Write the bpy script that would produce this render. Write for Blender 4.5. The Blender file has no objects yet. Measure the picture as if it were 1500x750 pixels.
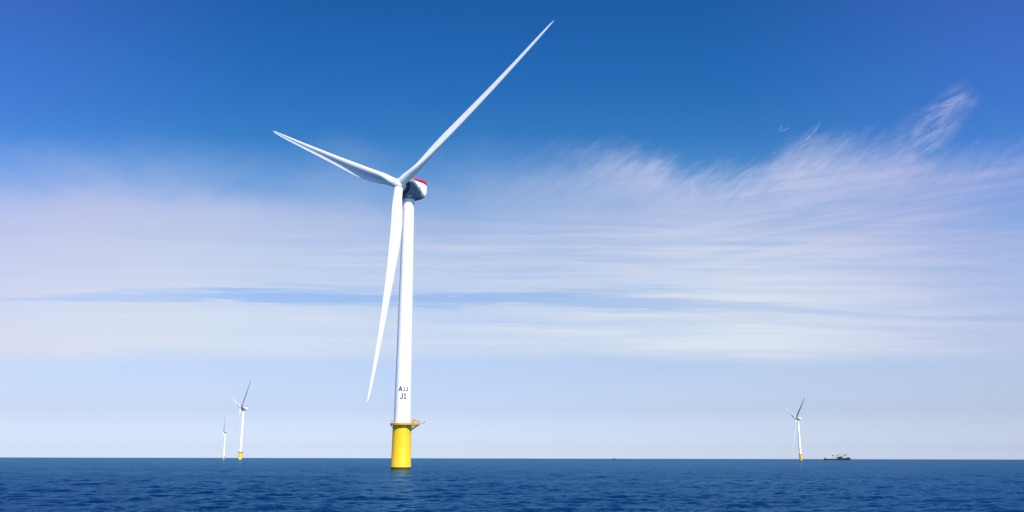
import bpy, bmesh, math, random
import numpy as np
from mathutils import Vector, Matrix
R = math.radians
SC = bpy.context.scene
COL = SC.collection

# ------------------------------------------------------------------ camera
CAM_H = 4.22
cam_d = bpy.data.cameras.new('camera')
cam = bpy.data.objects.new('camera', cam_d)
COL.objects.link(cam)
cam_d.sensor_fit = 'HORIZONTAL'
cam_d.sensor_width = 36.0
cam_d.lens = 36.0 * 1300.0 / 1500.0
cam_d.clip_start = 0.5
cam_d.clip_end = 150000
PITCH = math.atan(296.5 / 1300.0)
cam.matrix_world = (Matrix.Translation((0, 0, CAM_H)) @ Matrix.Rotation(math.pi / 2 + PITCH, 4, 'X')
                    @ Matrix.Rotation(R(0.12), 4, 'Z'))
SC.camera = cam

# ------------------------------------------------------------------ colour management
SC.view_settings.view_transform = 'Standard'
SC.view_settings.look = 'None'
SC.view_settings.gamma = 1.0
SC.view_settings.exposure = 0.5
SC.view_settings.use_curve_mapping = False
SC.cycles.use_denoising = True
SC.cycles.max_bounces = 6

# ------------------------------------------------------------------ sun
SUN_AZ = 26.0      # degrees, from the direction behind the viewer towards the right
SUN_EL = 48.0
sun_dir = Vector((math.sin(R(SUN_AZ)) * math.cos(R(SUN_EL)), -math.cos(R(SUN_AZ)) * math.cos(R(SUN_EL)), math.sin(R(SUN_EL))))
sun_d = bpy.data.lights.new('sun', 'SUN')
sun_d.energy = 5.0
sun_d.angle = R(0.53)
sun_d.color = (1.0, 0.965, 0.90)
sun = bpy.data.objects.new('sun', sun_d)
COL.objects.link(sun)
sun.rotation_euler = sun_dir.to_track_quat('Z', 'Y').to_euler()
sun.location = (120, -120, 200)

# ------------------------------------------------------------------ node expression helper
class NT:
    def __init__(s, nt): s.nt = nt
    def node(s, t, **kw):
        n = s.nt.nodes.new(t)
        for k, v in kw.items(): setattr(n, k, v)
        return n
    def put(s, sock, v):
        if isinstance(v, X): s.nt.links.new(v.o, sock)
        elif isinstance(v, (int, float)) or v is not None: sock.default_value = v
    def m(s, op, *a, clamp=False):
        n = s.node('ShaderNodeMath', operation=op); n.use_clamp = clamp
        for i, v in enumerate(a): s.put(n.inputs[i], v)
        return X(s, n.outputs[0])
    def ss(s, v, a, b, lo=0.0, hi=1.0):            # smoothstep a..b
        n = s.node('ShaderNodeMapRange', interpolation_type='SMOOTHSTEP')
        s.put(n.inputs['Value'], v); s.put(n.inputs['From Min'], a); s.put(n.inputs['From Max'], b)
        s.put(n.inputs['To Min'], lo); s.put(n.inputs['To Max'], hi)
        return X(s, n.outputs[0])
    def vec(s, x, y, z):
        n = s.node('ShaderNodeCombineXYZ')
        for i, v in enumerate((x, y, z)): s.put(n.inputs[i], v)
        return X(s, n.outputs[0])
    def sep(s, v):
        n = s.node('ShaderNodeSeparateXYZ'); s.put(n.inputs[0], v)
        return [X(s, o) for o in n.outputs]
    def noise(s, v, scale=1.0, detail=4.0, rough=0.5, dist=0.0, lac=2.0):
        n = s.node('ShaderNodeTexNoise', noise_dimensions='3D')
        s.put(n.inputs['Vector'], v); s.put(n.inputs['Scale'], scale); s.put(n.inputs['Detail'], detail)
        s.put(n.inputs['Roughness'], rough); s.put(n.inputs['Distortion'], dist); s.put(n.inputs['Lacunarity'], lac)
        return X(s, n.outputs['Fac'])
    def curve(s, v, pts, x0, x1, y0, y1):          # smooth curve through pts, v in x0..x1
        n = s.node('ShaderNodeFloatCurve')
        c = n.mapping.curves[0]
        q = [((x - x0) / (x1 - x0), (y - y0) / (y1 - y0)) for x, y in pts]
        while len(c.points) < len(q): c.points.new(0.5, 0.5)
        for p, (a, b) in zip(c.points, q): p.location = (a, b); p.handle_type = 'AUTO'
        n.mapping.extend = 'HORIZONTAL'; n.mapping.update()
        t = (v - x0) / (x1 - x0)
        s.put(n.inputs['Value'], s.m('MINIMUM', s.m('MAXIMUM', t, 0.0), 1.0))
        return X(s, n.outputs[0]) * (y1 - y0) + y0
    def mix(s, f, a, b):
        n = s.node('ShaderNodeMix', data_type='RGBA')
        s.put(n.inputs[0], f)
        for i, v in ((6, a), (7, b)):
            if isinstance(v, X): s.put(n.inputs[i], v)
            else: n.inputs[i].default_value = (*v, 1)
        return X(s, n.outputs[2])
    def mulc(s, a, b, f=1.0):
        n = s.node('ShaderNodeMix', data_type='RGBA', blend_type='MULTIPLY')
        n.clamp_result = False
        s.put(n.inputs[0], f)
        for i, v in ((6, a), (7, b)):
            if isinstance(v, X): s.put(n.inputs[i], v)
            else: n.inputs[i].default_value = (*v, 1)
        return X(s, n.outputs[2])
    def rgb(s, v, pts):                            # colour table over scalar v, channel by channel
        n = s.node('ShaderNodeValToRGB')
        e = n.color_ramp.elements
        while len(e) < len(pts): e.new(0.5)
        for i, (p, c) in enumerate(pts): e[i].position = p; e[i].color = (*c, 1)
        s.put(n.inputs[0], v)
        return X(s, n.outputs[0])
class X:
    def __init__(s, t, o): s.t, s.o = t, o
    def __add__(s, b): return s.t.m('ADD', s, b)
    __radd__ = __add__
    def __sub__(s, b): return s.t.m('SUBTRACT', s, b)
    def __rsub__(s, b): return s.t.m('SUBTRACT', b, s)
    def __mul__(s, b): return s.t.m('MULTIPLY', s, b)
    __rmul__ = __mul__
    def __truediv__(s, b): return s.t.m('DIVIDE', s, b)
    def clamp(s): return s.t.m('MINIMUM', s.t.m('MAXIMUM', s, 0.0), 1.0)

def lin(r, g, b):
    f = lambda c: (c / 255 / 12.92) if c <= 10.3 else ((c / 255 + 0.055) / 1.055) ** 2.4
    return (f(r), f(g), f(b))

# ------------------------------------------------------------------ sky
SKY_STRENGTH = 0.10
wd = bpy.data.worlds.new('World'); SC.world = wd; wd.use_nodes = True
wd.node_tree.nodes.clear()
w = NT(wd.node_tree)
sky = w.node('ShaderNodeTexSky', sky_type='NISHITA')
sky.sun_disc = False
sky.sun_elevation = R(SUN_EL)
sky.sun_rotation = R(180 - SUN_AZ)
sky.altitude = 0; sky.air_density = 1.0; sky.dust_density = 0.6; sky.ozone_density = 2.0
geo = w.node('ShaderNodeTexCoord')
D = X(w, geo.outputs['Generated'])
dx, dy, dz = w.sep(D)
ya = w.m('MAXIMUM', w.m('ABSOLUTE', dy), 0.12)
u = dx / ya
v = dz / ya
vc = w.m('MAXIMUM', v, 0.0)
# grade of the clear sky with height: paler and milkier low down, deep blue above
SKYGAIN = [(0.0, (1, 1, 1)), (1.0, (1, 1, 1))]
SKYG = 1.0
#SKYGAIN_BEGIN
SKYGAIN = [(0.0006, (0.5499, 0.6507, 1.0000)), (0.0195, (0.4542, 0.5261, 0.8405)), (0.0853, (0.4071, 0.4134, 0.5922)), (0.1833, (0.5097, 0.4700, 0.5542)), (0.2840, (0.4756, 0.4849, 0.5766)), (0.3613, (0.4728, 0.5229, 0.5967)), (0.4404, (0.3901, 0.5046, 0.6012)), (0.5211, (0.2228, 0.4372, 0.6010)), (0.6035, (0.1100, 0.3529, 0.5678)), (0.6736, (0.0802, 0.3184, 0.5584)), (0.7450, (0.0645, 0.3030, 0.5573)), (0.8177, (0.0575, 0.2837, 0.5451)), (0.8918, (0.0535, 0.2627, 0.5222))]
SKYG = 1.6045
#SKYGAIN_END
base = w.mulc(w.mulc(X(w, sky.outputs[0]), w.rgb(vc / 0.62, SKYGAIN)), (SKYG, SKYG, SKYG))
# lens-independent tint: slightly more violet sky away from the middle of the wind farm
uu = w.m('ABSOLUTE', u + 0.02)
violet = w.ss(uu, 0.22, 0.68)

# --- cirrus
def px(x, y):     # photo pixel -> (u, v) direction slopes, used only for the tables below
    import math as _m
    a = 12.85 * _m.pi / 180
    X_ = (x - 750) / 1300.0; Y_ = (375 - y) / 1300.0
    fy = _m.cos(a) - Y_ * _m.sin(a); fz = _m.sin(a) + Y_ * _m.cos(a)
    return X_ / fy, fz / fy
CLOUDS = True
def edge_table(pts): return [px(x, y) for x, y in pts]
# broad warp
w1 = w.noise(w.vec(u * 5.0, v * 9.0, 0.3), 1.0, 3, 0.5)
w2 = w.noise(w.vec(u * 14.0, v * 22.0, 4.3), 1.0, 3, 0.55)
# fibres leaning up to the right (fall streaks)
fx = (u * 0.62) - (v * 0.78)
fy_ = (u * 0.78) + (v * 0.62)
fib = w.noise(w.vec(fx * 75.0, fy_ * 13.0, w1 * 2.2), 1.0, 6, 0.62, 0.4)
fib2 = w.noise(w.vec(fx * 190.0, fy_ * 45.0, w2 * 2.5 + 7.0), 1.0, 5, 0.6, 0.3)
puff = w.noise(w.vec(u * 9.0, v * 16.0, 11.0), 1.0, 6, 0.58, 0.6)
# top edge
et = edge_table([(0, 206), (150, 205), (300, 214), (400, 224), (500, 206), (600, 232), (690, 208), (760, 218), (830, 214), (900, 208), (950, 216),
                 (1000, 235), (1090, 236), (1140, 218), (1190, 200), (1260, 198), (1320, 196), (1350, 205), (1400, 214), (1450, 210), (1500, 198)])
ve = w.curve(u, et, -0.63, 0.63, 0.30, 0.45)
side_r = w.ss(u, -0.12, 0.16)                       # crisp fibrous edge on the right, soft on the left
soft = w.ss(u, -0.12, 0.20, 0.090, 0.056)
e1 = w.ss(ve - v + (fib - 0.5) * (0.012 + 0.040 * side_r) + (fib2 - 0.5) * 0.022 * side_r + (puff - 0.5) * 0.03, soft * -0.25, soft)
amp1 = w.curve(u, [px(x, 230)[0:1] + (a,) for x, a in ((0, .40), (200, .42), (420, .30), (600, .26), (760, .38), (900, .56), (1050, .74), (1200, .82), (1300, .76), (1400, .60), (1500, .52))], -0.63, 0.63, 0.0, 1.0)
# second, denser sheet from about half height on the left
e2v = w.curve(u, edge_table([(0, 288), (150, 285), (300, 288), (450, 312), (600, 320), (800, 322), (1000, 315), (1200, 330), (1500, 360)]), -0.63, 0.63, 0.20, 0.34)
e2 = w.ss(e2v - v + (w1 - 0.5) * 0.03 + (puff - 0.5) * 0.02, -0.022, 0.028)
amp2 = w.curve(u, [px(x, 300)[0:1] + (a,) for x, a in ((0, .42), (200, .44), (420, .40), (600, .34), (800, .22), (1000, .12), (1200, .06), (1500, .02))], -0.63, 0.63, 0.0, 1.0)
# long level streaks
vw = v + (w1 - 0.5) * 0.012 + u * 0.004
st = w.noise(w.vec(u * 2.6, vw * 62.0, 3.0), 1.0, 5, 0.58, 0.25)
st2 = w.noise(w.vec(u * 5.0, vw * 150.0, 9.0), 1.0, 4, 0.55, 0.2)
# rising streaks on the right part of the veil
vt = v - u * 0.16 + (w1 - 0.5) * 0.01
st3 = w.noise(w.vec(u * 4.0, vt * 75.0, 17.0), 1.0, 5, 0.6, 0.3)
low = w.ss(v, 0.300, 0.235)
streak = ((st - 0.5) * 1.6 + (st2 - 0.5) * 1.15) * low * w.ss(u, -0.45, 0.30, 0.22, 0.80)
streak = streak + (st3 - 0.5) * 1.0 * w.ss(u, 0.10, 0.35) * w.ss(v, 0.38, 0.32) * w.ss(v, 0.19, 0.24)
body = (fib - 0.5) * 0.36 * side_r * w.ss(v, 0.26, 0.31) + (puff - 0.5) * 0.42 * w.ss(v, 0.25, 0.31)
mot = w.noise(w.vec(u * 6.0 + v * 3.0, v * 26.0 - u * 4.0, 51.0), 1.0, 6, 0.62, 0.5)
body = body + (mot - 0.5) * 0.55 * w.ss(u, 0.0, 0.2, 0.35, 1.0) * w.ss(v, 0.20, 0.27) - 0.10 * w.ss(v, 0.335, 0.28) * w.ss(v, 0.22, 0.28) * w.ss(u, 0.12, 0.3)
dens = e1 * amp1 + e2 * amp2 + (streak + body) * e1
# blue gap
gapc = w.curve(u, edge_table([(0, 438), (150, 437), (300, 434), (420, 436), (560, 437), (700, 436), (850, 442), (1000, 447), (1150, 452), (1300, 462), (1500, 470)]), -0.63, 0.63, 0.12, 0.22)
gaph = w.curve(u, [(px(x, 437)[0], a) for x, a in ((0, .0020), (100, .0040), (200, .0062), (300, .0072), (400, .0108), (560, .0105), (650, .0085), (750, .0078), (850, .0070), (1000, .0050), (1200, .0035), (1500, .002))], -0.63, 0.63, 0.0, 0.02)
gn1 = w.noise(w.vec(u * 3.2, (v + (w1 - 0.5) * 0.02) * 70.0, 61.0), 1.0, 4, 0.55, 0.3)
gn2 = w.noise(w.vec(u * 7.0, (v + (w2 - 0.5) * 0.010 + u * 0.012) * 210.0, 67.0), 1.0, 4, 0.6, 0.4)
gd = w.m('ABSOLUTE', v - gapc + (w1 - 0.5) * 0.014) / gaph
gap = w.ss(gd + (gn1 - 0.5) * 3.4 + (gn2 - 0.5) * 3.6 * w.ss(w.m('ABSOLUTE', u + 0.19), 0.05, 0.14, 0.35, 1.0), 1.5, 0.35)
gapa = w.curve(u, [(px(x, 437)[0], a) for x, a in ((0, .35), (100, .6), (200, .6), (400, .92), (560, .9), (700, .85), (850, .72), (1000, .55), (1200, .35), (1500, .2))], -0.63, 0.63, 0.0, 1.0)
dens = dens * (1.0 - gap * gapa)
# veil ends above the horizon
vb = 0.112 + (w1 - 0.5) * 0.02 + (st - 0.5) * 0.02
dens = dens * w.ss(v, vb - 0.012, vb + 0.012, 0.10, 1.0)
# plume rising from the right shoulder
p0 = px(1318, 246); p1 = px(1420, 130)
ax = Vector((p1[0] - p0[0], p1[1] - p0[1])); al = ax.length; ax.normalize()
ru, rv = u - p0[0], v - p0[1]
tt = ru * ax.x + rv * ax.y
nn = ru * ax.y - rv * ax.x
nn = nn + (w2 - 0.5) * 0.012 - 0.5 * tt * (tt - al) * 1.2
wid = w.ss(tt, 0.0, al, 0.030, 0.016)
plume = (1.0 - w.ss(w.m('ABSOLUTE', nn), wid * 0.1, wid * 1.5)) * w.ss(tt, -0.06, 0.02) * (1.0 - w.ss(tt, al - 0.02, al + 0.012))
pf = w.noise(w.vec(nn * 120.0 - tt * 30.0, tt * 20.0, w2 * 2.0), 1.0, 7, 0.68, 0.5)
plume = plume * w.ss(pf, 0.30, 0.74) * 0.66
# small hooked wisps
def wisp_arc(a, b, bend, wd_, amp):
    qa, qb = px(*a), px(*b)
    d = Vector((qb[0] - qa[0], qb[1] - qa[1])); L = d.length; d.normalize()
    r1, r2 = u - qa[0], v - qa[1]
    t = r1 * d.x + r2 * d.y
    n = r1 * d.y - r2 * d.x - t * (L - t) * (bend / (L * L) * 4 * L) 
    return (1.0 - w.ss(w.m('ABSOLUTE', n), wd_ * 0.2, wd_)) * w.ss(t, 0.0, L * 0.3) * (1.0 - w.ss(t, L * 0.75, L)) * amp
wsp = wisp_arc((1160, 215), (1203, 174), 0.10, 0.0022, 0.22) + wisp_arc((1172, 207), (1198, 184), 0.10, 0.0022, 0.15) + wisp_arc((1166, 214), (1190, 194), 0.08, 0.0020, 0.14)
wsp = wsp * w.ss(fib2, 0.30, 0.60, 0.35, 1.0)
wsp = wsp + wisp_arc((1142, 193), (1146, 183), -0.1, 0.0015, 0.18) + wisp_arc((1143, 190), (1156, 185), 0.12, 0.0015, 0.20)
bright_wisp = (1.0 - w.ss(w.m('ABSOLUTE', v - px(0, 449)[1] + (w2 - 0.5) * 0.012 - (u - 0.05) * (u - 0.2) * 0.3), 0.0006, 0.0024)) * w.ss(u, -0.02, 0.04) * (1.0 - w.ss(u, 0.15, 0.18)) * 0.55
lw = w.noise(w.vec(u * 2.6, v * 120.0, 33.0), 1.0, 3, 0.5)
lowwisp = w.ss(lw, 0.60, 0.78) * 0.30 * w.ss(v, 0.05, 0.07) * (1.0 - w.ss(v, 0.10, 0.12))
dens = w.m('MAXIMUM', w.m('MAXIMUM', dens, plume), w.m('MAXIMUM', wsp, w.m('MAXIMUM', bright_wisp, lowwisp)))
# only in front: behind the viewer keep a thinner version of the same veil
dens = (dens * w.ss(dy, -0.3, 0.15, 0.5, 1.0)).clamp() * w.ss(dz, -0.01, 0.0)
k = 1.0 / SKY_STRENGTH / 2 ** 0.5
hi = w.ss(v, 0.30, 0.14)
cl_up = tuple(c * k for c in lin(196, 204, 234)); cl_lo = tuple(c * k for c in lin(220, 229, 241))
ccol = w.mix(hi, cl_up, cl_lo)
ccol = w.mulc(ccol, (0.98, 0.92, 1.0), violet * w.ss(u, 0.1, -0.1))
ccol = w.mulc(ccol, (0.74, 0.74, 0.92), w.ss(u, 0.22, 0.66))
base0 = base
vadd = w.node('ShaderNodeMix', data_type='RGBA', blend_type='ADD'); vadd.clamp_result = False
w.put(vadd.inputs[0], violet * w.ss(v, 0.02, 0.40, 0.1, 1.0)); w.put(vadd.inputs[6], base)
vadd.inputs[7].default_value = (0.030 * k, 0.020 * k, 0.105 * k, 1)
base = X(w, vadd.outputs[2])
out = w.mix(dens, base, ccol) if CLOUDS else base
bg = w.node('ShaderNodeBackground')
w.put(bg.inputs['Color'], out); bg.inputs['Strength'].default_value = SKY_STRENGTH
wo = w.node('ShaderNodeOutputWorld')
w.nt.links.new(bg.outputs[0], wo.inputs['Surface'])

# ------------------------------------------------------------------ helpers
def link(name, me, mats, parent=None):
    o = bpy.data.objects.new(name, me)
    COL.objects.link(o)
    for m in (mats if isinstance(mats, (list, tuple)) else [mats]): me.materials.append(m)
    if parent is not None: o.parent = parent
    return o
def from_bm(name, bm, mats, parent=None, smooth=None):
    bmesh.ops.recalc_face_normals(bm, faces=bm.faces)
    me = bpy.data.meshes.new(name); bm.to_mesh(me); bm.free()
    if smooth is not None:
        me.shade_smooth()
        me.set_sharp_from_angle(angle=R(smooth))
    return link(name, me, mats, parent)
def tag(o, label=None, cat=None, group=None, kind=None):
    for k_, v_ in (('label', label), ('category', cat), ('group', group), ('kind', kind)):
        if v_: o[k_] = v_
def empty(name, loc, rz=0.0):
    o = bpy.data.objects.new(name, None); COL.objects.link(o)
    o.location = loc; o.rotation_euler = (0, 0, rz); o.empty_display_size = 2
    return o
def ring(bm, c, e1_, e2_, pts):
    return [bm.verts.new(c + e1_ * a + e2_ * b) for a, b in pts]
def loft(bm, rings, cap0=True, cap1=True, closed=True):
    for a, b in zip(rings, rings[1:]):
        n = len(a)
        for i in range(n if closed else n - 1):
            bm.faces.new((a[i], a[(i + 1) % n], b[(i + 1) % n], b[i]))
    if cap0: bm.faces.new(list(reversed(rings[0])))
    if cap1: bm.faces.new(rings[-1])
def circ(r, n=32, ph=0.0): return [(r * math.cos(ph + 2 * math.pi * i / n), r * math.sin(ph + 2 * math.pi * i / n)) for i in range(n)]
EX, EY, EZ = Vector((1, 0, 0)), Vector((0, 1, 0)), Vector((0, 0, 1))
def lathe(bm, prof, n=48, c=Vector((0, 0, 0))):
    loft(bm, [ring(bm, c + EZ * z, EX, EY, circ(r, n)) for r, z in prof])
def tube(bm, a, b, r, n=8, r2=None):
    a, b = Vector(a), Vector(b); d = (b - a).normalized()
    s_ = d.orthogonal().normalized(); t_ = d.cross(s_)
    loft(bm, [ring(bm, a, s_, t_, circ(r, n)), ring(bm, b, s_, t_, circ(r if r2 is None else r2, n))])
def box(bm, c, sz, rot=None):
    M = Matrix.Translation(c) @ (rot.to_4x4() if rot else Matrix()) @ Matrix.Diagonal((*sz, 1))
    bmesh.ops.create_cube(bm, size=1.0, matrix=M)
def superell(a, b, p, n=40):
    r_ = []
    for i in range(n):
        t = 2 * math.pi * i / n; c, s_ = math.cos(t), math.sin(t)
        r_.append((a * math.copysign(abs(c) ** (2 / p), c), b * math.copysign(abs(s_) ** (2 / p), s_)))
    return r_

# ------------------------------------------------------------------ materials
def paint(name, col, rough=0.45, dirt=0.08, dirtcol=(0.25, 0.22, 0.18), scale=0.6, spec=0.5):
    m = bpy.data.materials.new(name); m.use_nodes = True
    t = NT(m.node_tree); b = m.node_tree.nodes['Principled BSDF']
    P = X(t, t.node('ShaderNodeTexCoord').outputs['Object'])
    x_, y_, z_ = t.sep(P)
    n1 = t.noise(t.vec(x_ * 1.6, y_ * 1.6, z_ * 0.12), scale, 5, 0.6)
    n2 = t.noise(P, scale * 0.35, 3, 0.5)
    f = (t.ss(n1, 0.50, 0.78) * dirt + (n2 - 0.5) * dirt * 0.6).clamp()
    t.put(b.inputs['Base Color'], t.mix(f, col, dirtcol))
    t.put(b.inputs['Roughness'], rough + (n2 - 0.5) * 0.15)
    b.inputs['Specular IOR Level'].default_value = spec
    return m
M_white = paint('white_tower_paint', (0.82, 0.81, 0.79), 0.42, 0.05)
M_blade = paint('blade_gelcoat', (0.80, 0.79, 0.77), 0.36, 0.05)
M_yellow = paint('yellow_marine_paint', (0.80, 0.47, 0.003), 0.5, 0.10, (0.42, 0.22, 0.02))
M_platform = paint('platform_yellow_ochre', (0.50, 0.26, 0.03), 0.6, 0.35, (0.16, 0.07, 0.02), 1.5)
M_rust = paint('splash_zone_rust', (0.055, 0.028, 0.014), 0.8, 0.6, (0.16, 0.07, 0.03), 1.2)
M_grey = paint('slate_grey_nacelle_shade', (0.15, 0.175, 0.20), 0.4, 0.10, (0.07, 0.08, 0.09))  # shade on the nacelle put into the colour; plain grey for door and collar
M_dark = paint('dark_machinery', (0.02, 0.023, 0.03), 0.5, 0.1)
M_red = paint('red_signal_paint', (0.62, 0.02, 0.03), 0.4, 0.05)
M_black = paint('black_lettering', (0.012, 0.012, 0.012), 0.5, 0.0)
M_hull = paint('navy_hull_paint', (0.010, 0.014, 0.026), 0.5, 0.1)
M_ship = paint('dark_ship_steel', (0.014, 0.018, 0.028), 0.55, 0.1)
M_bridge = paint('weathered_deckhouse_grey', (0.014, 0.017, 0.025), 0.7, 0.1, spec=0.2)

# ------------------------------------------------------------------ sea
def sea_material():
    m = bpy.data.materials.new('sea_water'); m.use_nodes = True
    t = NT(m.node_tree); b = m.node_tree.nodes['Principled BSDF']
    P = X(t, t.node('ShaderNodeTexCoord').outputs['Object'])
    x_, y_, z_ = t.sep(P)
    big = t.noise(t.vec(x_ * 0.004, y_ * 0.010, 0.0), 1.0, 4, 0.55)
    col = t.mix(t.ss(big, 0.35, 0.65), SEA_A, SEA_B)
    m.node_tree.nodes.remove(b)
    # wash round the near pile and a few small whitecaps
    px_, py_ = x_ + 41.8, y_ - 344.5
    rad = t.m('SQRT', px_ * px_ + py_ * py_ * 0.7)
    fn = t.noise(t.vec(x_ * 0.9, y_ * 0.9, 1.0), 1.0, 5, 0.7)
    wash = t.ss(rad + (fn - 0.5) * 9.0, 7.5, 3.8) * t.ss(fn, 0.42, 0.60)
    wn = t.noise(t.vec(x_ * 0.35, y_ * 0.9, 40.0), 1.0, 5, 0.7) ; wl = t.noise(t.vec(x_ * 0.02, y_ * 0.03, 44.0), 1.0, 2, 0.5)
    caps = t.ss(wn + (wl - 0.5) * 0.25, 0.755, 0.80)
    foam = t.m('MAXIMUM', wash * 0.55, caps * 0.5)
    col = t.mix(foam, col, (0.42, 0.46, 0.48))
    dif = t.node('ShaderNodeBsdfDiffuse'); t.put(dif.inputs['Color'], col)
    glo = t.node('ShaderNodeBsdfGlossy'); glo.inputs['Color'].default_value = (0.20, 0.45, 0.71, 1); glo.inputs['Roughness'].default_value = 0.07
    fre = t.node('ShaderNodeFresnel'); fre.inputs['IOR'].default_value = 1.33
    mx = t.node('ShaderNodeMixShader')
    # wave hiding keeps a rough sea from mirroring fully at grazing angles
    t.put(mx.inputs[0], t.m('MINIMUM', X(t, fre.outputs[0]) * SEA_REFL + 0.01, SEA_MAX))
    L_ = m.node_tree.links
    L_.new(dif.outputs[0], mx.inputs[1]); L_.new(glo.outputs[0], mx.inputs[2])
    L_.new(mx.outputs[0], m.node_tree.nodes['Material Output'].inputs['Surface'])
    # ripples: crests run across the wind
    rx = x_ * 0.97 + y_ * 0.24; ry = y_ * 0.97 - x_ * 0.24
    n1 = t.noise(t.vec(rx * 0.34, ry * 0.95, 0.0), 1.0, 5, 0.62, 0.25)
    n2 = t.noise(t.vec(rx * 1.5, ry * 3.6, 5.0), 1.0, 4, 0.6, 0.3)
    n3 = t.noise(t.vec(rx * 0.07, ry * 0.20, 9.0), 1.0, 4, 0.55, 0.2)
    gust = t.ss(t.noise(t.vec(x_ * 0.006, y_ * 0.016, 2.0), 1.0, 5, 0.6), 0.3, 0.7, 0.65, 1.3)
    h = (n1 * 0.50 + n2 * 0.16) * gust + n3 * 1.0
    bp = t.node('ShaderNodeBump'); bp.inputs['Strength'].default_value = 1.0; bp.inputs['Distance'].default_value = SEA_BUMP
    t.put(bp.inputs['Height'], h)
    for q_ in (dif, glo, fre): L_.new(bp.outputs[0], q_.inputs['Normal'])
    return m
SEA_A = (0.0003, 0.012, 0.040); SEA_B = (0.0006, 0.024, 0.066); SEA_REFL = 1.9; SEA_MAX = 0.55; SEA_BUMP = 0.42

def build_sea():
    rng = np.random.default_rng(5)
    rs = [0.0, 12.0]; r_ = 24.0
    while r_ < 2600: rs.append(r_); r_ *= 1.0034
    while r_ < 90000: rs.append(r_); r_ *= 1.12
    rs = np.array(rs[1:])
    half = R(46)
    fine = np.linspace(-half, half, 1150)
    coarse = np.linspace(half, 2 * math.pi - half, 60)[1:-1]
    ang = np.concatenate([fine, coarse])
    nA, nR = len(ang), len(rs)
    rr, aa = np.meshgrid(rs, ang, indexing='ij')
    x_ = rr * np.sin(aa); y_ = rr * np.cos(aa)
    dr = np.gradient(rs)[:, None] * np.ones_like(aa)
    z_ = np.zeros_like(x_)
    main = math.radians(-82)                 # wind sea runs away from the rotor side
    for i in range(110):
        lam = math.exp(rng.uniform(math.log(0.8), math.log(9)))
        th = main + rng.normal(0, 0.34)
        k_ = 2 * math.pi / lam
        slope = 0.026 if lam > 2.5 else 0.036
        if lam > 5: slope *= 0.7
        A = slope / k_ * rng.uniform(0.5, 1.3)
        fade = np.clip((lam / np.maximum(dr, rr * 0.0018) - 1.6) / 1.6, 0, 1)
        ph = k_ * (x_ * math.cos(th) + y_ * math.sin(th)) + rng.uniform(0, 6.283)
        z_ += A * fade * (np.sin(ph) + 0.18 * np.cos(2 * ph))
    wide = np.clip((R(45.5) - np.abs(aa)) / R(4), 0, 1)
    z_ *= np.where(np.abs(aa) > half, 0, wide) * np.clip((rr - 22) / 10, 0, 1)
    co = np.stack([x_, y_, z_], -1).reshape(-1, 3)
    co = np.vstack([co, [[0, 0, 0]]]).astype(np.float32)
    i0 = np.arange(nR - 1)[:, None] * nA + np.arange(nA)[None, :]
    i1 = np.arange(nR - 1)[:, None] * nA + (np.arange(nA)[None, :] + 1) % nA
    q = np.stack([i0, i0 + nA, i1 + nA, i1], -1).reshape(-1, 4)
    tri = np.stack([np.arange(nA), (np.arange(nA) + 1) % nA, np.full(nA, nR * nA)], -1)
    me = bpy.data.meshes.new('sea')
    me.vertices.add(len(co)); me.vertices.foreach_set('co', co.ravel())
    nl = q.size + tri.size
    me.loops.add(nl); me.loops.foreach_set('vertex_index', np.concatenate([q.ravel(), tri.ravel()]).astype(np.int32))
    np_ = len(q) + len(tri)
    me.polygons.add(np_)
    st_ = np.concatenate([np.arange(len(q)) * 4, q.size + np.arange(len(tri)) * 3]).astype(np.int32)
    me.polygons.foreach_set('loop_start', st_)
    me.update(calc_edges=True); me.validate()
    me.flip_normals() if me.polygons[0].normal.z < 0 else None
    me.shade_smooth()
    o = link('sea', me, sea_material())
    tag(o, kind='structure', label='deep blue choppy sea reaching the horizon')
build_sea()

# ------------------------------------------------------------------ wind turbine
HUB = 110.0; RAD = 88.8; OVER = 6.05; TILT = R(8); CONE = 0.0695
Z_DECK = 17.2
A0 = Vector((0, -math.cos(TILT), math.sin(TILT)))      # rotor axis in the nacelle frame, pointing upwind (-Y)
S0 = Vector((1, 0, 0)); U0 = S0.cross(A0)
if U0.z < 0: U0 = -U0
def tower_r(z): return 3.22 + (2.28 - 3.22) * (z - Z_DECK) / (HUB - 4.0 - Z_DECK)

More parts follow.
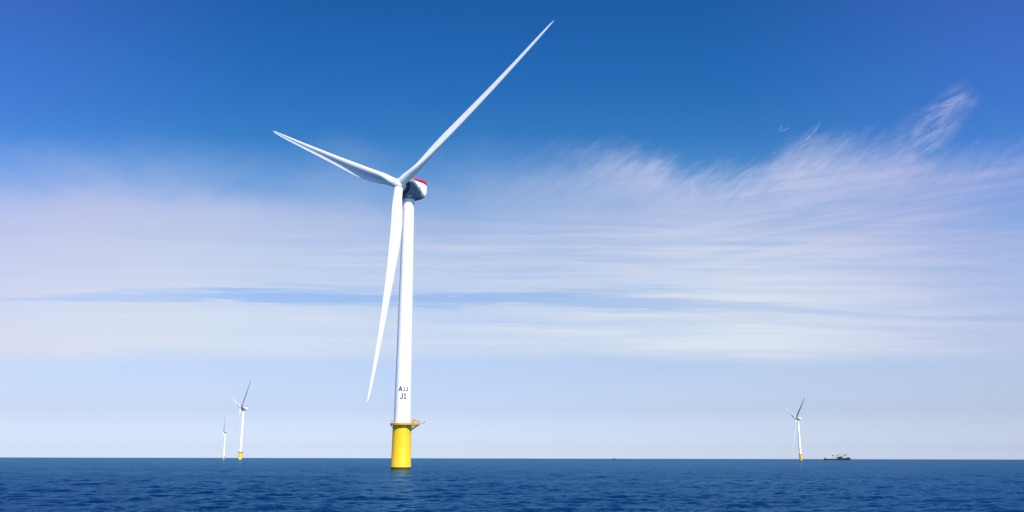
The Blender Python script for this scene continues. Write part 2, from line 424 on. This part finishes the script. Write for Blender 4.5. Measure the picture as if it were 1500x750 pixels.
def blade_mesh(pitch):
    """blade in its own frame: Z along the span from the hub centre, X towards the leading edge, Y upwind"""
    # (span fraction, chord, thickness ratio, twist deg, chordwise offset of the pitch axis, blend circle->airfoil)
    st_ = [(0.020, 3.7, 1.0, 16, .50, 0), (0.045, 3.7, 1.0, 16, .50, 0), (0.08, 3.9, .90, 16, .48, .25), (0.12, 4.6, .66, 15, .42, .7),
           (0.16, 4.95, .48, 14, .38, .95), (0.20, 5.2, .38, 12.5, .34, 1), (0.25, 5.2, .32, 10.5, .31, 1), (0.32, 5.0, .28, 8.5, .29, 1), (0.40, 4.4, .25, 6.5, .28, 1),
           (0.50, 3.7, .23, 4.5, .27, 1), (0.60, 3.1, .21, 3.0, .27, 1), (0.70, 2.55, .20, 1.8, .26, 1), (0.80, 2.0, .19, .8, .26, 1),
           (0.88, 1.6, .18, 0, .27, 1), (0.94, 1.2, .18, 0, .29, 1), (0.975, .85, .18, 0, .33, 1), (0.992, .5, .18, 0, .4, 1), (1.0, .16, .18, 0, .5, 1)]
    N = 36
    fine_ = []
    for i in range(len(st_) - 1):
        p_ = [st_[max(0, i - 1)], st_[i], st_[i + 1], st_[min(len(st_) - 1, i + 2)]]
        nn_ = 5 if st_[i][0] < 0.95 else 3
        for j in range(nn_):
            t_ = j / nn_; row = []
            for q in range(6):
                m1 = (p_[2][q] - p_[0][q]) / max(1e-6, p_[2][0] - p_[0][0]); m2 = (p_[3][q] - p_[1][q]) / max(1e-6, p_[3][0] - p_[1][0]); h_ = p_[2][0] - p_[1][0]
                if q == 0: row.append(p_[1][0] + h_ * t_); continue
                row.append((2 * t_**3 - 3 * t_**2 + 1) * p_[1][q] + (t_**3 - 2 * t_**2 + t_) * h_ * m1 + (-2 * t_**3 + 3 * t_**2) * p_[2][q] + (t_**3 - t_**2) * h_ * m2)
            row[5] = min(1, max(0, row[5])); fine_.append(tuple(row))
    st_ = fine_ + [st_[-1]]
    bm = bmesh.new(); rings = []
    for s_, ch, th, tw, off, bl in st_:
        b = R(pitch + tw)
        pb = CONE * RAD * (0.30 * s_ + 0.70 * s_ ** 2.2)         # coned and pre-bent upwind
        c = Vector((0, pb, s_ * RAD))
        pts = []
        for i in range(N):
            a = 2 * math.pi * i / N
            xc = 0.5 * (1 + math.cos(a))                      # 1 at trailing edge, 0 at leading edge
            yt = 5 * th * (0.2969 * math.sqrt(xc) - 0.126 * xc - 0.3516 * xc ** 2 + 0.2843 * xc ** 3 - 0.1036 * xc ** 4)
            q3 = min(1, max(0, (xc - 0.32) / 0.5)); q3 = q3 * q3 * (3 - 2 * q3)
            yf = yt if a < math.pi else -yt * (1 - 0.97 * q3)          # flat-bottomed belly, hollow towards the trailing edge
            yf += 0.035 * math.sin(math.pi * xc) * xc * 1.6
            cx_, cy_ = -0.5 * math.cos(a), 0.5 * math.sin(a)
            X_ = cx_ * (1 - bl) + (off - xc) * bl
            Y_ = cy_ * th * (1 - bl) + yf * bl
            pts.append((X_ * ch, -Y_ * ch))
        ex = Vector((math.cos(b), math.sin(b), 0)); ey = Vector((-math.sin(b), math.cos(b), 0))
        rings.append([bm.verts.new(c + ex * p + ey * q_) for p, q_ in pts])
    loft(bm, rings)
    bmesh.ops.recalc_face_normals(bm, faces=bm.faces)
    me = bpy.data.meshes.new('blade'); bm.to_mesh(me); bm.free()
    me.shade_smooth(); me.set_sharp_from_angle(angle=R(50))
    me.materials.append(M_blade)
    return me


def blade_matrix(th):
    ct, sn = math.cos(th), math.sin(th)
    span = U0 * ct + S0 * sn
    lead = S0 * ct - U0 * sn
    m = Matrix((lead, A0, span)).transposed().to_4x4()
    # keep it a proper rotation
    m.translation = Vector((0, 0, HUB)) + A0 * OVER
    return m

GLYPH = {'A': (1.0, [((0.02, 0), (0.50, 1)), ((0.50, 1), (0.98, 0)), ((0.2, 0.30), (0.8, 0.30))]),
         'J': (0.62, [((0.50, 1), (0.50, 0.16)), ((0.50, 0.16), (0.34, 0.0)), ((0.34, 0.0), (0.02, 0.06))]),
         '1': (0.50, [((0.28, 1), (0.28, 0)), ((0.28, 1), (0.04, 0.84)), ((0.06, 0.03), (0.50, 0.03))])}
def text_mesh(s, size, name):
    """bold painted characters as outline strokes, cut fine enough to wrap round the tower"""
    bm = bmesh.new(); wd_ = 0.115 * size; x0 = 0.0; gap_ = 0.24 * size
    total = sum(GLYPH[c][0] * size * 0.8 for c in s) + gap_ * (len(s) - 1)
    for ci, c in enumerate(s):
        for si, (a, b) in enumerate(GLYPH[c][1]):
            A_ = Vector((x0 + a[0] * size * 0.8 - total / 2, a[1] * size - size / 2, 0.0)); B_ = Vector((x0 + b[0] * size * 0.8 - total / 2, b[1] * size - size / 2, 0.0))
            d = (B_ - A_).normalized(); n_ = Vector((-d.y, d.x, 0)) * wd_; A_ = A_ - d * wd_ * 0.5; B_ = B_ + d * wd_ * 0.5
            last = None
            for k_ in range(5):
                p_ = A_.lerp(B_, k_ / 4); p_.z = 0.004 * si; q_ = p_.copy()
                cur = (bm.verts.new(p_ + n_), bm.verts.new(q_ - n_))
                if last: bm.faces.new((last[0], last[1], cur[1], cur[0]))
                last = cur
        x0 += GLYPH[c][0] * size * 0.8 + gap_
    me = bpy.data.meshes.new('lettering'); bm.to_mesh(me); bm.free()
    return me

def make_turbine(loc, yaw, th, base_rot=0.0, marking=True, pitch=4.0):
    """yaw: rotor direction; rotor axis points to -Y turned by -yaw towards -X"""
    t = empty('wind_turbine', (loc[0], loc[1], 0.0))
    blade_me = blade_mesh(pitch)
    # --- foundation
    bm = bmesh.new()
    lathe(bm, [(3.80, 0.9), (3.80, 1.3), (3.74, 1.45), (3.50, 15.4), (3.62, 15.5), (3.62, 15.9), (3.50, 16.0), (3.48, 16.7)], 64)
    fo = from_bm('foundation', bm, M_yellow, t, 35)
    bm = bmesh.new(); lathe(bm, [(3.60, -6), (3.60, 0.0), (3.66, 0.35), (3.66, 0.9)], 64)
    from_bm('splash_band', bm, M_rust, fo, 35)
    # boat landing: two fenders with a ladder between, turned by base_rot
    bm = bmesh.new(); rot = Matrix.Rotation(base_rot, 3, 'Z')
    P_ = lambda x, y, z: rot @ Vector((x, y, z))
    for sx in (-0.9, 0.9):
        tube(bm, P_(sx, 4.9, -2), P_(sx, 4.9, 11.5), 0.22, 10)
        for z in (0.8, 4.5, 8, 11.2): tube(bm, P_(sx, 4.9, z), P_(sx * 0.9, 3.3, z), 0.13)
    for sx in (-0.3, 0.3): tube(bm, P_(sx, 4.55, -1), P_(sx, 4.45, Z_DECK + 1.1), 0.05, 6)
    for i in range(46): tube(bm, P_(-0.3, 4.55, -0.8 + i * 0.4), P_(0.3, 4.55, -0.8 + i * 0.4), 0.025, 5)
    bl = from_bm('boat_landing', bm, M_platform, fo, 40)
    # --- platform
    pe = rot_pl = Matrix.Rotation(0.0, 3, 'Z')
    bm = bmesh.new()
    n = 48; outl = []
    for i in range(n):
        a = 2 * math.pi * i / n; r_ = 4.55
        x_, y_ = r_ * math.cos(a), r_ * math.sin(a)
        if x_ > 2.2: x_ = 2.2 + (x_ - 2.2) * 1.95              # laydown area to one side
        outl.append((x_, y_))
    loft(bm, [ring(bm, Vector((0, 0, z)), EX, EY, [(a * s_, b * s_) for a, b in outl]) for s_, z in ((0.97, Z_DECK - 0.75), (1, Z_DECK - 0.7), (1, Z_DECK - 0.05), (0.99, Z_DECK))])
    for a in range(0, 360, 45):                                # brackets below the deck
        c = Vector((math.cos(R(a)), math.sin(R(a)), 0))
        tube(bm, c * 3.4 + EZ * (Z_DECK - 2.0), c * 4.3 + EZ * (Z_DECK - 0.7), 0.12, 6)
    tube(bm, (3.3, -1.2, Z_DECK - 2.6), (5.9, -1.4, Z_DECK - 0.7), 0.15); tube(bm, (3.3, 1.2, Z_DECK - 2.6), (5.9, 1.4, Z_DECK - 0.7), 0.15)
    pf_ = from_bm('platform', bm, M_platform, t, 35)
    bm = bmesh.new()
    for i in range(n):
        a, b = outl[i], outl[(i + 1) % n]; k2 = 0.985
        A_ = Vector((a[0] * k2, a[1] * k2, Z_DECK)); B_ = Vector((b[0] * k2, b[1] * k2, Z_DECK))
        for z in (0.55, 1.1): tube(bm, A_ + EZ * z, B_ + EZ * z, 0.028, 5)
        if i % 2 == 0: tube(bm, A_, A_ + EZ * 1.1, 0.032, 5)
    from_bm('railing', bm, M_yellow, pf_, 40)
    bm = bmesh.new()                                           # davit crane folded over the deck edge
    tube(bm, (4.6, -1.6, Z_DECK), (4.6, -1.6, Z_DECK + 1.25), 0.26, 12); box(bm, Vector((4.6, -1.6, Z_DECK + 1.35)), (0.8, 0.7, 0.55))
    tube(bm, (4.6, -1.6, Z_DECK + 1.3), (6.7, -2.0, Z_DECK + 0.5), 0.17); tube(bm, (6.7, -2.0, Z_DECK + 0.5), (8.3, -2.2, Z_DECK - 0.15), 0.13)
    tube(bm, (8.3, -2.2, Z_DECK - 0.15), (8.9, -2.25, Z_DECK + 0.75), 0.17)
    from_bm('davit_crane', bm, M_platform, pf_, 40)
    bm = bmesh.new(); box(bm, Vector((3.95, 0.6, Z_DECK + 0.5)), (0.9, 1.4, 1.0)); bmesh.ops.bevel(bm, geom=bm.edges[:], offset=0.06, segments=2, affect='EDGES')
    from_bm('equipment_box', bm, M_platform, pf_, 40)
    # --- tower
    bm = bmesh.new(); prof = [(tower_r(Z_DECK), Z_DECK - 0.6)]
    for zf in (Z_DECK + 0.3, 33, 52, 71, 88):
        r_ = tower_r(zf)
        if zf > 20: prof += [(r_, zf - 0.13), (r_ + 0.018, zf - 0.11), (r_ + 0.018, zf + 0.11), (r_, zf + 0.13)]
        else: prof += [(r_, zf)]
    prof += [(tower_r(105.6), 105.6), (tower_r(105.6) + 0.1, 105.7), (tower_r(105.6) + 0.1, 106.2)]
    lathe(bm, prof, 72)
    tw = from_bm('tower', bm, M_white, t, 25)
    bm = bmesh.new()                                           # entrance door on the deck, turned from the viewer
    box(bm, Vector((0, tower_r(Z_DECK) + 0.03, Z_DECK + 1.5)), (1.1, 0.16, 2.3)); bmesh.ops.bevel(bm, geom=bm.edges[:], offset=0.05, segments=2, affect='EDGES')
    from_bm('door', bm, M_grey, tw, 40)
    if marking:
        for s_, zc, size, xo in (('AJJ', MARK_Z[0], 1.6, 0.15), ('J1', MARK_Z[1], 1.9, 0.1)):
            me = text_mesh(s_, size, s_)
            rr_ = tower_r(zc) + 0.03
            face = math.atan2(loc[0], loc[1])                  # the side turned to the approach
            for vv in me.vertices:
                a = (vv.co.x + xo) / rr_ ; z_ = zc + vv.co.y
                q_ = tower_r(z_) + 0.03 + vv.co.z
                ang_ = -math.pi / 2 - face + a
                vv.co = (q_ * math.cos(ang_), q_ * math.sin(ang_), z_)
            link('lettering', me, M_black, tw)
    # --- nacelle (built facing -Y, yawed about the tower axis)
    ny = bpy.data.objects.new('nacelle', None)
    # cross sections along +Y (downwind); x half width a, z half height b, centre z
    bm = bmesh.new(); rings = []
    secs = [(-3.15, 2.55, 2.9, 0.3, 2.2), (-2.9, 2.95, 3.2, 0.35, 2.4), (-2.0, 3.15, 3.6, 0.5, 3.0), (-0.5, 3.25, 4.0, 0.45, 3.6), (2.0, 3.25, 4.15, 0.35, 4.0),
            (4.2, 3.22, 4.0, 0.50, 4.0), (5.8, 3.15, 3.65, 0.80, 4.0), (7.0, 3.0, 3.15, 1.15, 3.8), (7.7, 2.8, 2.75, 1.40, 3.4), (8.0, 2.4, 2.3, 1.6, 3.0)]
    for y_, a, b, cz, p_ in secs: rings.append(ring(bm, Vector((0, y_, HUB + cz)), EX, EZ, superell(a, b, p_, 48)))
    loft(bm, rings)
    # shade split: slate carries painted-in shade below the white upper rear wedge (material by face position)
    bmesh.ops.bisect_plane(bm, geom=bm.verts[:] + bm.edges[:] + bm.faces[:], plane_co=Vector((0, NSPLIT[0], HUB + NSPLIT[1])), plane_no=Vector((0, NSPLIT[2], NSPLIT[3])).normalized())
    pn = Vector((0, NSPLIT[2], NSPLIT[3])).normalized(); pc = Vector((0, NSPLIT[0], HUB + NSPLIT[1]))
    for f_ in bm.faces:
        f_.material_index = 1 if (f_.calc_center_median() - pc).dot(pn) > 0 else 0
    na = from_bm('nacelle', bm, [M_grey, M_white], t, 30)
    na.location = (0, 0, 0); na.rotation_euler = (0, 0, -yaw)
    bpy.data.objects.remove(ny)
    bm = bmesh.new(); lathe(bm, [(2.7, 105.9), (2.7, 106.25), (2.95, 106.5), (2.95, 107.3)], 48)
    from_bm('yaw_collar', bm, M_grey, na, 30)
    # generator drum between hub and nacelle
    bm = bmesh.new()
    def along(prof, n=56, mat=None):
        loft(bm, [ring(bm, Vector((0, 0, HUB)) + A0 * d_, S0, U0, circ(r_, n)) for r_, d_ in prof])
    along([(2.3, 2.2), (3.0, 2.4), (3.15, 2.7), (3.15, 3.55), (3.0, 3.8), (2.2, 3.9)])
    from_bm('generator', bm, M_dark, na, 30)
    # red parapet round the helicopter hoist deck on the nacelle roof
    bm = bmesh.new()
    def top_z(y_):
        for s0, s1 in zip(secs, secs[1:]):
            if s0[0] <= y_ <= s1[0]:
                k3 = (y_ - s0[0]) / (s1[0] - s0[0]); return (s0[2] + s0[3]) * (1 - k3) + (s1[2] + s1[3]) * k3
        return secs[-1][2] + secs[-1][3]
    RED = [(-1.6, 0.05), (0.0, 0.4), (2.0, 0.7), (4.2, 0.85), (6.2, 0.85), (7.5, 0.8)]
    for sx in (-1, 1):
        rs_ = []
        for y_, hh in RED:
            zt = HUB + 4.15; x_ = 3.1 if y_ < 7.2 else 2.75; lo_ = top_z(y_) - 4.15 - 0.35
            rs_.append([bm.verts.new(Vector((sx * a, y_, zt + b))) for a, b in ((x_ + 0.06, lo_), (x_ + 0.06, hh), (x_ - 0.1, hh), (x_ - 0.1, lo_))])
        loft(bm, rs_)
    box(bm, Vector((0, 7.56, HUB + 4.15 + 0.15)), (5.5, 0.16, 1.25))
    from_bm('red_parapet', bm, M_red, na, 30)
    bm = bmesh.new()
    box(bm, Vector((0, 3.5, HUB + 4.56)), (5.3, 6.4, 0.12))
    from_bm('hoist_deck', bm, M_white, na, 30)
    # narrow louvre on either flank, service hatch below
    for sx in (-1, 1):
        bm = bmesh.new(); box(bm, Vector((sx * 3.24, 3.1, HUB + 0.2)), (0.14, 0.34, 2.6)); from_bm('vent_slot', bm, M_dark, na, 30)
    bm = bmesh.new(); box(bm, Vector((1.9, -1.6, HUB - 3.25)), (1.3, 1.3, 0.5)); bmesh.ops.bevel(bm, geom=bm.edges[:], offset=0.12, segments=2, affect='EDGES')
    from_bm('service_hatch', bm, M_white, na, 30)
    bm = bmesh.new()                                            # wind mast and lights
    tube(bm, (-1.2, 7.0, HUB + 4.4), (-1.2, 7.0, HUB + 6.0), 0.05); tube(bm, (-1.2, 7.0, HUB + 6.0), (-0.6, 7.0, HUB + 6.0), 0.04)
    from_bm('wind_sensor', bm, M_dark, na, 30)
    # --- hub
    bm = bmesh.new()
    hc = Vector((0, 0, HUB)) + A0 * OVER
    def alongh(prof, n=56):
        loft(bm, [ring(bm, hc + A0 * d_, S0, U0, circ(max(r_, 0.02), n)) for r_, d_ in prof])
    alongh([(1.9, -2.15), (2.2, -2.1), (2.4, -1.2), (2.42, -0.2), (2.3, 0.8), (1.95, 1.55), (1.35, 2.1), (0.7, 2.4), (0.02, 2.48)])
    hb = from_bm('hub', bm, M_blade, na, 40)
    for k2 in range(3):
        th_ = th + k2 * 2 * math.pi / 3
        b = bpy.data.objects.new('blade', blade_me); COL.objects.link(b)
        b.parent = hb; b.matrix_local = blade_matrix(th_)
    return t
MARK_Z = (30.1, 27.3)
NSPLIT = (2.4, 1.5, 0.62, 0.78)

G = 'offshore wind turbines standing in the sea'
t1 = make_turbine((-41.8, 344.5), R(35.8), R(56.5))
tag(t1, 'large close white wind turbine with yellow base, nacelle with painted-in shade and red roof edge', 'wind turbine', G)
t2 = make_turbine((-593.6, 1990.0), R(60.0), R(49.0), marking=True, pitch=-22.0)
tag(t2, 'distant white turbine on a yellow base, nearer and taller of the two at left', 'wind turbine', G)
t3 = make_turbine((775.0, 2440.0), R(87.0), R(54.0), base_rot=R(175), marking=True, pitch=-32.0)
tag(t3, 'distant white turbine with leaning dark blade, standing beside the dark ship', 'wind turbine', G)
t4 = make_turbine((-1109.4, 3506.6), R(79.7), R(38.0), marking=False)
t4.location.z = -9.0                      # partly below the sea's horizon
tag(t4, 'farthest and smallest faint white turbine, one blade straight up, leftmost on the horizon', 'wind turbine', G)

# ------------------------------------------------------------------ ships on the horizon
def crane_ship(loc, rz):
    s = empty('crane_ship', loc, rz)
    bm = bmesh.new(); rings = []
    for x_, hw, zt, zb in ((-64, 0.5, 6.5, 3.0), (-58, 5, 6.0, 0), (-46, 10, 5.6, -3), (-20, 12, 5.4, -4), (30, 12, 5.4, -4), (34, 12, 8.6, -4), (60, 11.5, 8.8, -3), (64, 10, 8.8, 1)):
        rings.append([bm.verts.new((x_, a, b)) for a, b in ((-hw, zt), (-hw * .96, (zt + zb) / 2), (-hw * .7, zb), (hw * .7, zb), (hw * .96, (zt + zb) / 2), (hw, zt))])
    loft(bm, rings)
    hull = from_bm('hull', bm, M_hull, s, 30)
    bm = bmesh.new()
    for y_ in (-11.5, 11.5):
        for x_ in range(-40, 30, 6): tube(bm, (x_, y_, 5.3), (x_, y_, 6.9), 0.12, 5)
        tube(bm, (-46, y_, 6.9), (30, y_, 6.9), 0.12, 5)
    from_bm('bulwark_rail', bm, M_ship, hull, 30)
    bm = bmesh.new()
    box(bm, Vector((16, 0, 8.6)), (22, 20, 6.5)); box(bm, Vector((17, 0, 12.8)), (14, 17, 2.6)); box(bm, Vector((15, 0, 15.1)), (8, 19, 2.2))
    bmesh.ops.bevel(bm, geom=bm.edges[:], offset=0.3, segments=1, affect='EDGES')
    dh = from_bm('deckhouse', bm, M_bridge, s, 30)
    bm = bmesh.new()
    for y_ in (-9.6, 9.6): box(bm, Vector((15, y_, 15.4)), (6.6, 0.1, 0.9))
    box(bm, Vector((10.95, 0, 15.4)), (0.1, 17, 0.9))
    from_bm('window', bm, M_dark, dh, 30)
    bm = bmesh.new(); tube(bm, (22, 3, 12), (23, 3, 18.5), 1.3, 14, 1.1)
    from_bm('funnel', bm, M_ship, s, 30)
    bm = bmesh.new(); tube(bm, (-57, 0, 5.5), (-57, 0, 23), 0.45, 8, 0.25); box(bm, Vector((-57, 0, 19.5)), (4.6, 5, 0.5)); box(bm, Vector((-57, 0, 8)), (4, 6, 5))
    from_bm('bow_mast', bm, M_ship, s, 30)
    bm = bmesh.new(); tube(bm, (-18, 0, 5.3), (-18, 0, 19.5), 0.55, 8, 0.4)
    box(bm, Vector((-18, 0, 21.5)), (6.0, 6.5, 4.2)); bmesh.ops.bevel(bm, geom=bm.edges[:], offset=0.5, segments=1, affect='EDGES')
    tube(bm, (-18, 0, 23), (-18, 0, 27), 0.2)
    from_bm('survey_mast', bm, M_ship, s, 30)
    def lattice(bm, a, b, wd_, n):
        a, b = Vector(a), Vector(b); d = b - a
        sd = Vector((0, 1, 0)) * wd_; up = d.normalized().cross(Vector((0, 1, 0))) * wd_
        cs = [(-.5, -.5), (.5, -.5), (.5, .5), (-.5, .5)]
        for p_, q_ in cs: tube(bm, a + sd * p_ + up * q_, b + sd * p_ * .7 + up * q_ * .7, 0.28, 6)
        for i in range(n):
            p_, q_ = a + d * (i / n), a + d * ((i + 1) / n)
            for j in range(4):
                c0, c1 = cs[j], cs[(j + 1) % 4]
                tube(bm, p_ + sd * c0[0] + up * c0[1], q_ + sd * c1[0] * .95 + up * c1[1] * .95, 0.16, 5)
    bm = bmesh.new()
    tube(bm, (-3, 2, 5), (-3, 2, 11), 1.4, 12); lattice(bm, (-3, 2, 10), (9, 2, 25), 2.2, 7); box(bm, Vector((5.5, 2, 22.5)), (5, 2.6, 3.0))
    tube(bm, (9, 2, 25), (26, 2, 29.5), 0.5, 6); tube(bm, (13, 2, 28), (28, 2, 28.3), 0.5, 6)
    from_bm('forward_crane', bm, M_ship, s, 30)
    bm = bmesh.new()
    tube(bm, (22, -4, 8), (22, -4, 14), 1.9, 12); lattice(bm, (18, -4, 12.5), (46, -4, 26), 3.2, 10)
    box(bm, Vector((41, -4, 23.8)), (13, 3.4, 3.6), Matrix.Rotation(R(-25), 3, 'Y')); tube(bm, (48, -4, 26.5), (48, -4, 14), 0.16, 5)
    from_bm('aft_crane', bm, M_ship, s, 30)
    bm = bmesh.new(); box(bm, Vector((57, 0, 10.6)), (9, 18, 3.6)); box(bm, Vector((44, 3, 10)), (9, 9, 2.4))
    from_bm('deck_load', bm, M_ship, s, 30)
    return s
s1 = crane_ship((1608.0, 4500.0, 0), R(-3))
tag(s1, 'dark crane ship low on the horizon right of the far right turbine', 'ship')

def small_vessel(loc, rz):
    s = empty('small_boat', loc, rz)
    bm = bmesh.new(); rings = []
    for x_, hw, zt, zb in ((-17, 0.3, 3.6, 2), (-13, 2.4, 3.0, 0), (-6, 3.6, 2.6, -1), (12, 3.7, 2.5, -1), (16, 3.2, 2.6, 0)):
        rings.append([bm.verts.new((x_, a, b)) for a, b in ((-hw, zt), (-hw * .8, zb), (hw * .8, zb), (hw, zt))])
    loft(bm, rings); from_bm('hull', bm, M_hull, s, 30)
    bm = bmesh.new(); box(bm, Vector((-1, 0, 4.0)), (12, 5.4, 3.0)); box(bm, Vector((-2, 0, 6.3)), (5.5, 4.2, 1.8)); bmesh.ops.bevel(bm, geom=bm.edges[:], offset=0.25, segments=1, affect='EDGES')
    from_bm('cabin', bm, M_ship, s, 30)
    bm = bmesh.new(); tube(bm, (0, 0, 7), (0, 0, 9.5), 0.15); tube(bm, (0, -1.2, 8.6), (0, 1.2, 8.6), 0.1)
    from_bm('mast', bm, M_ship, s, 30)
    return s
s2 = small_vessel((734.0, 6500.0, 0), R(8))
tag(s2, 'tiny dark boat alone on the horizon right of the large turbine', 'boat')
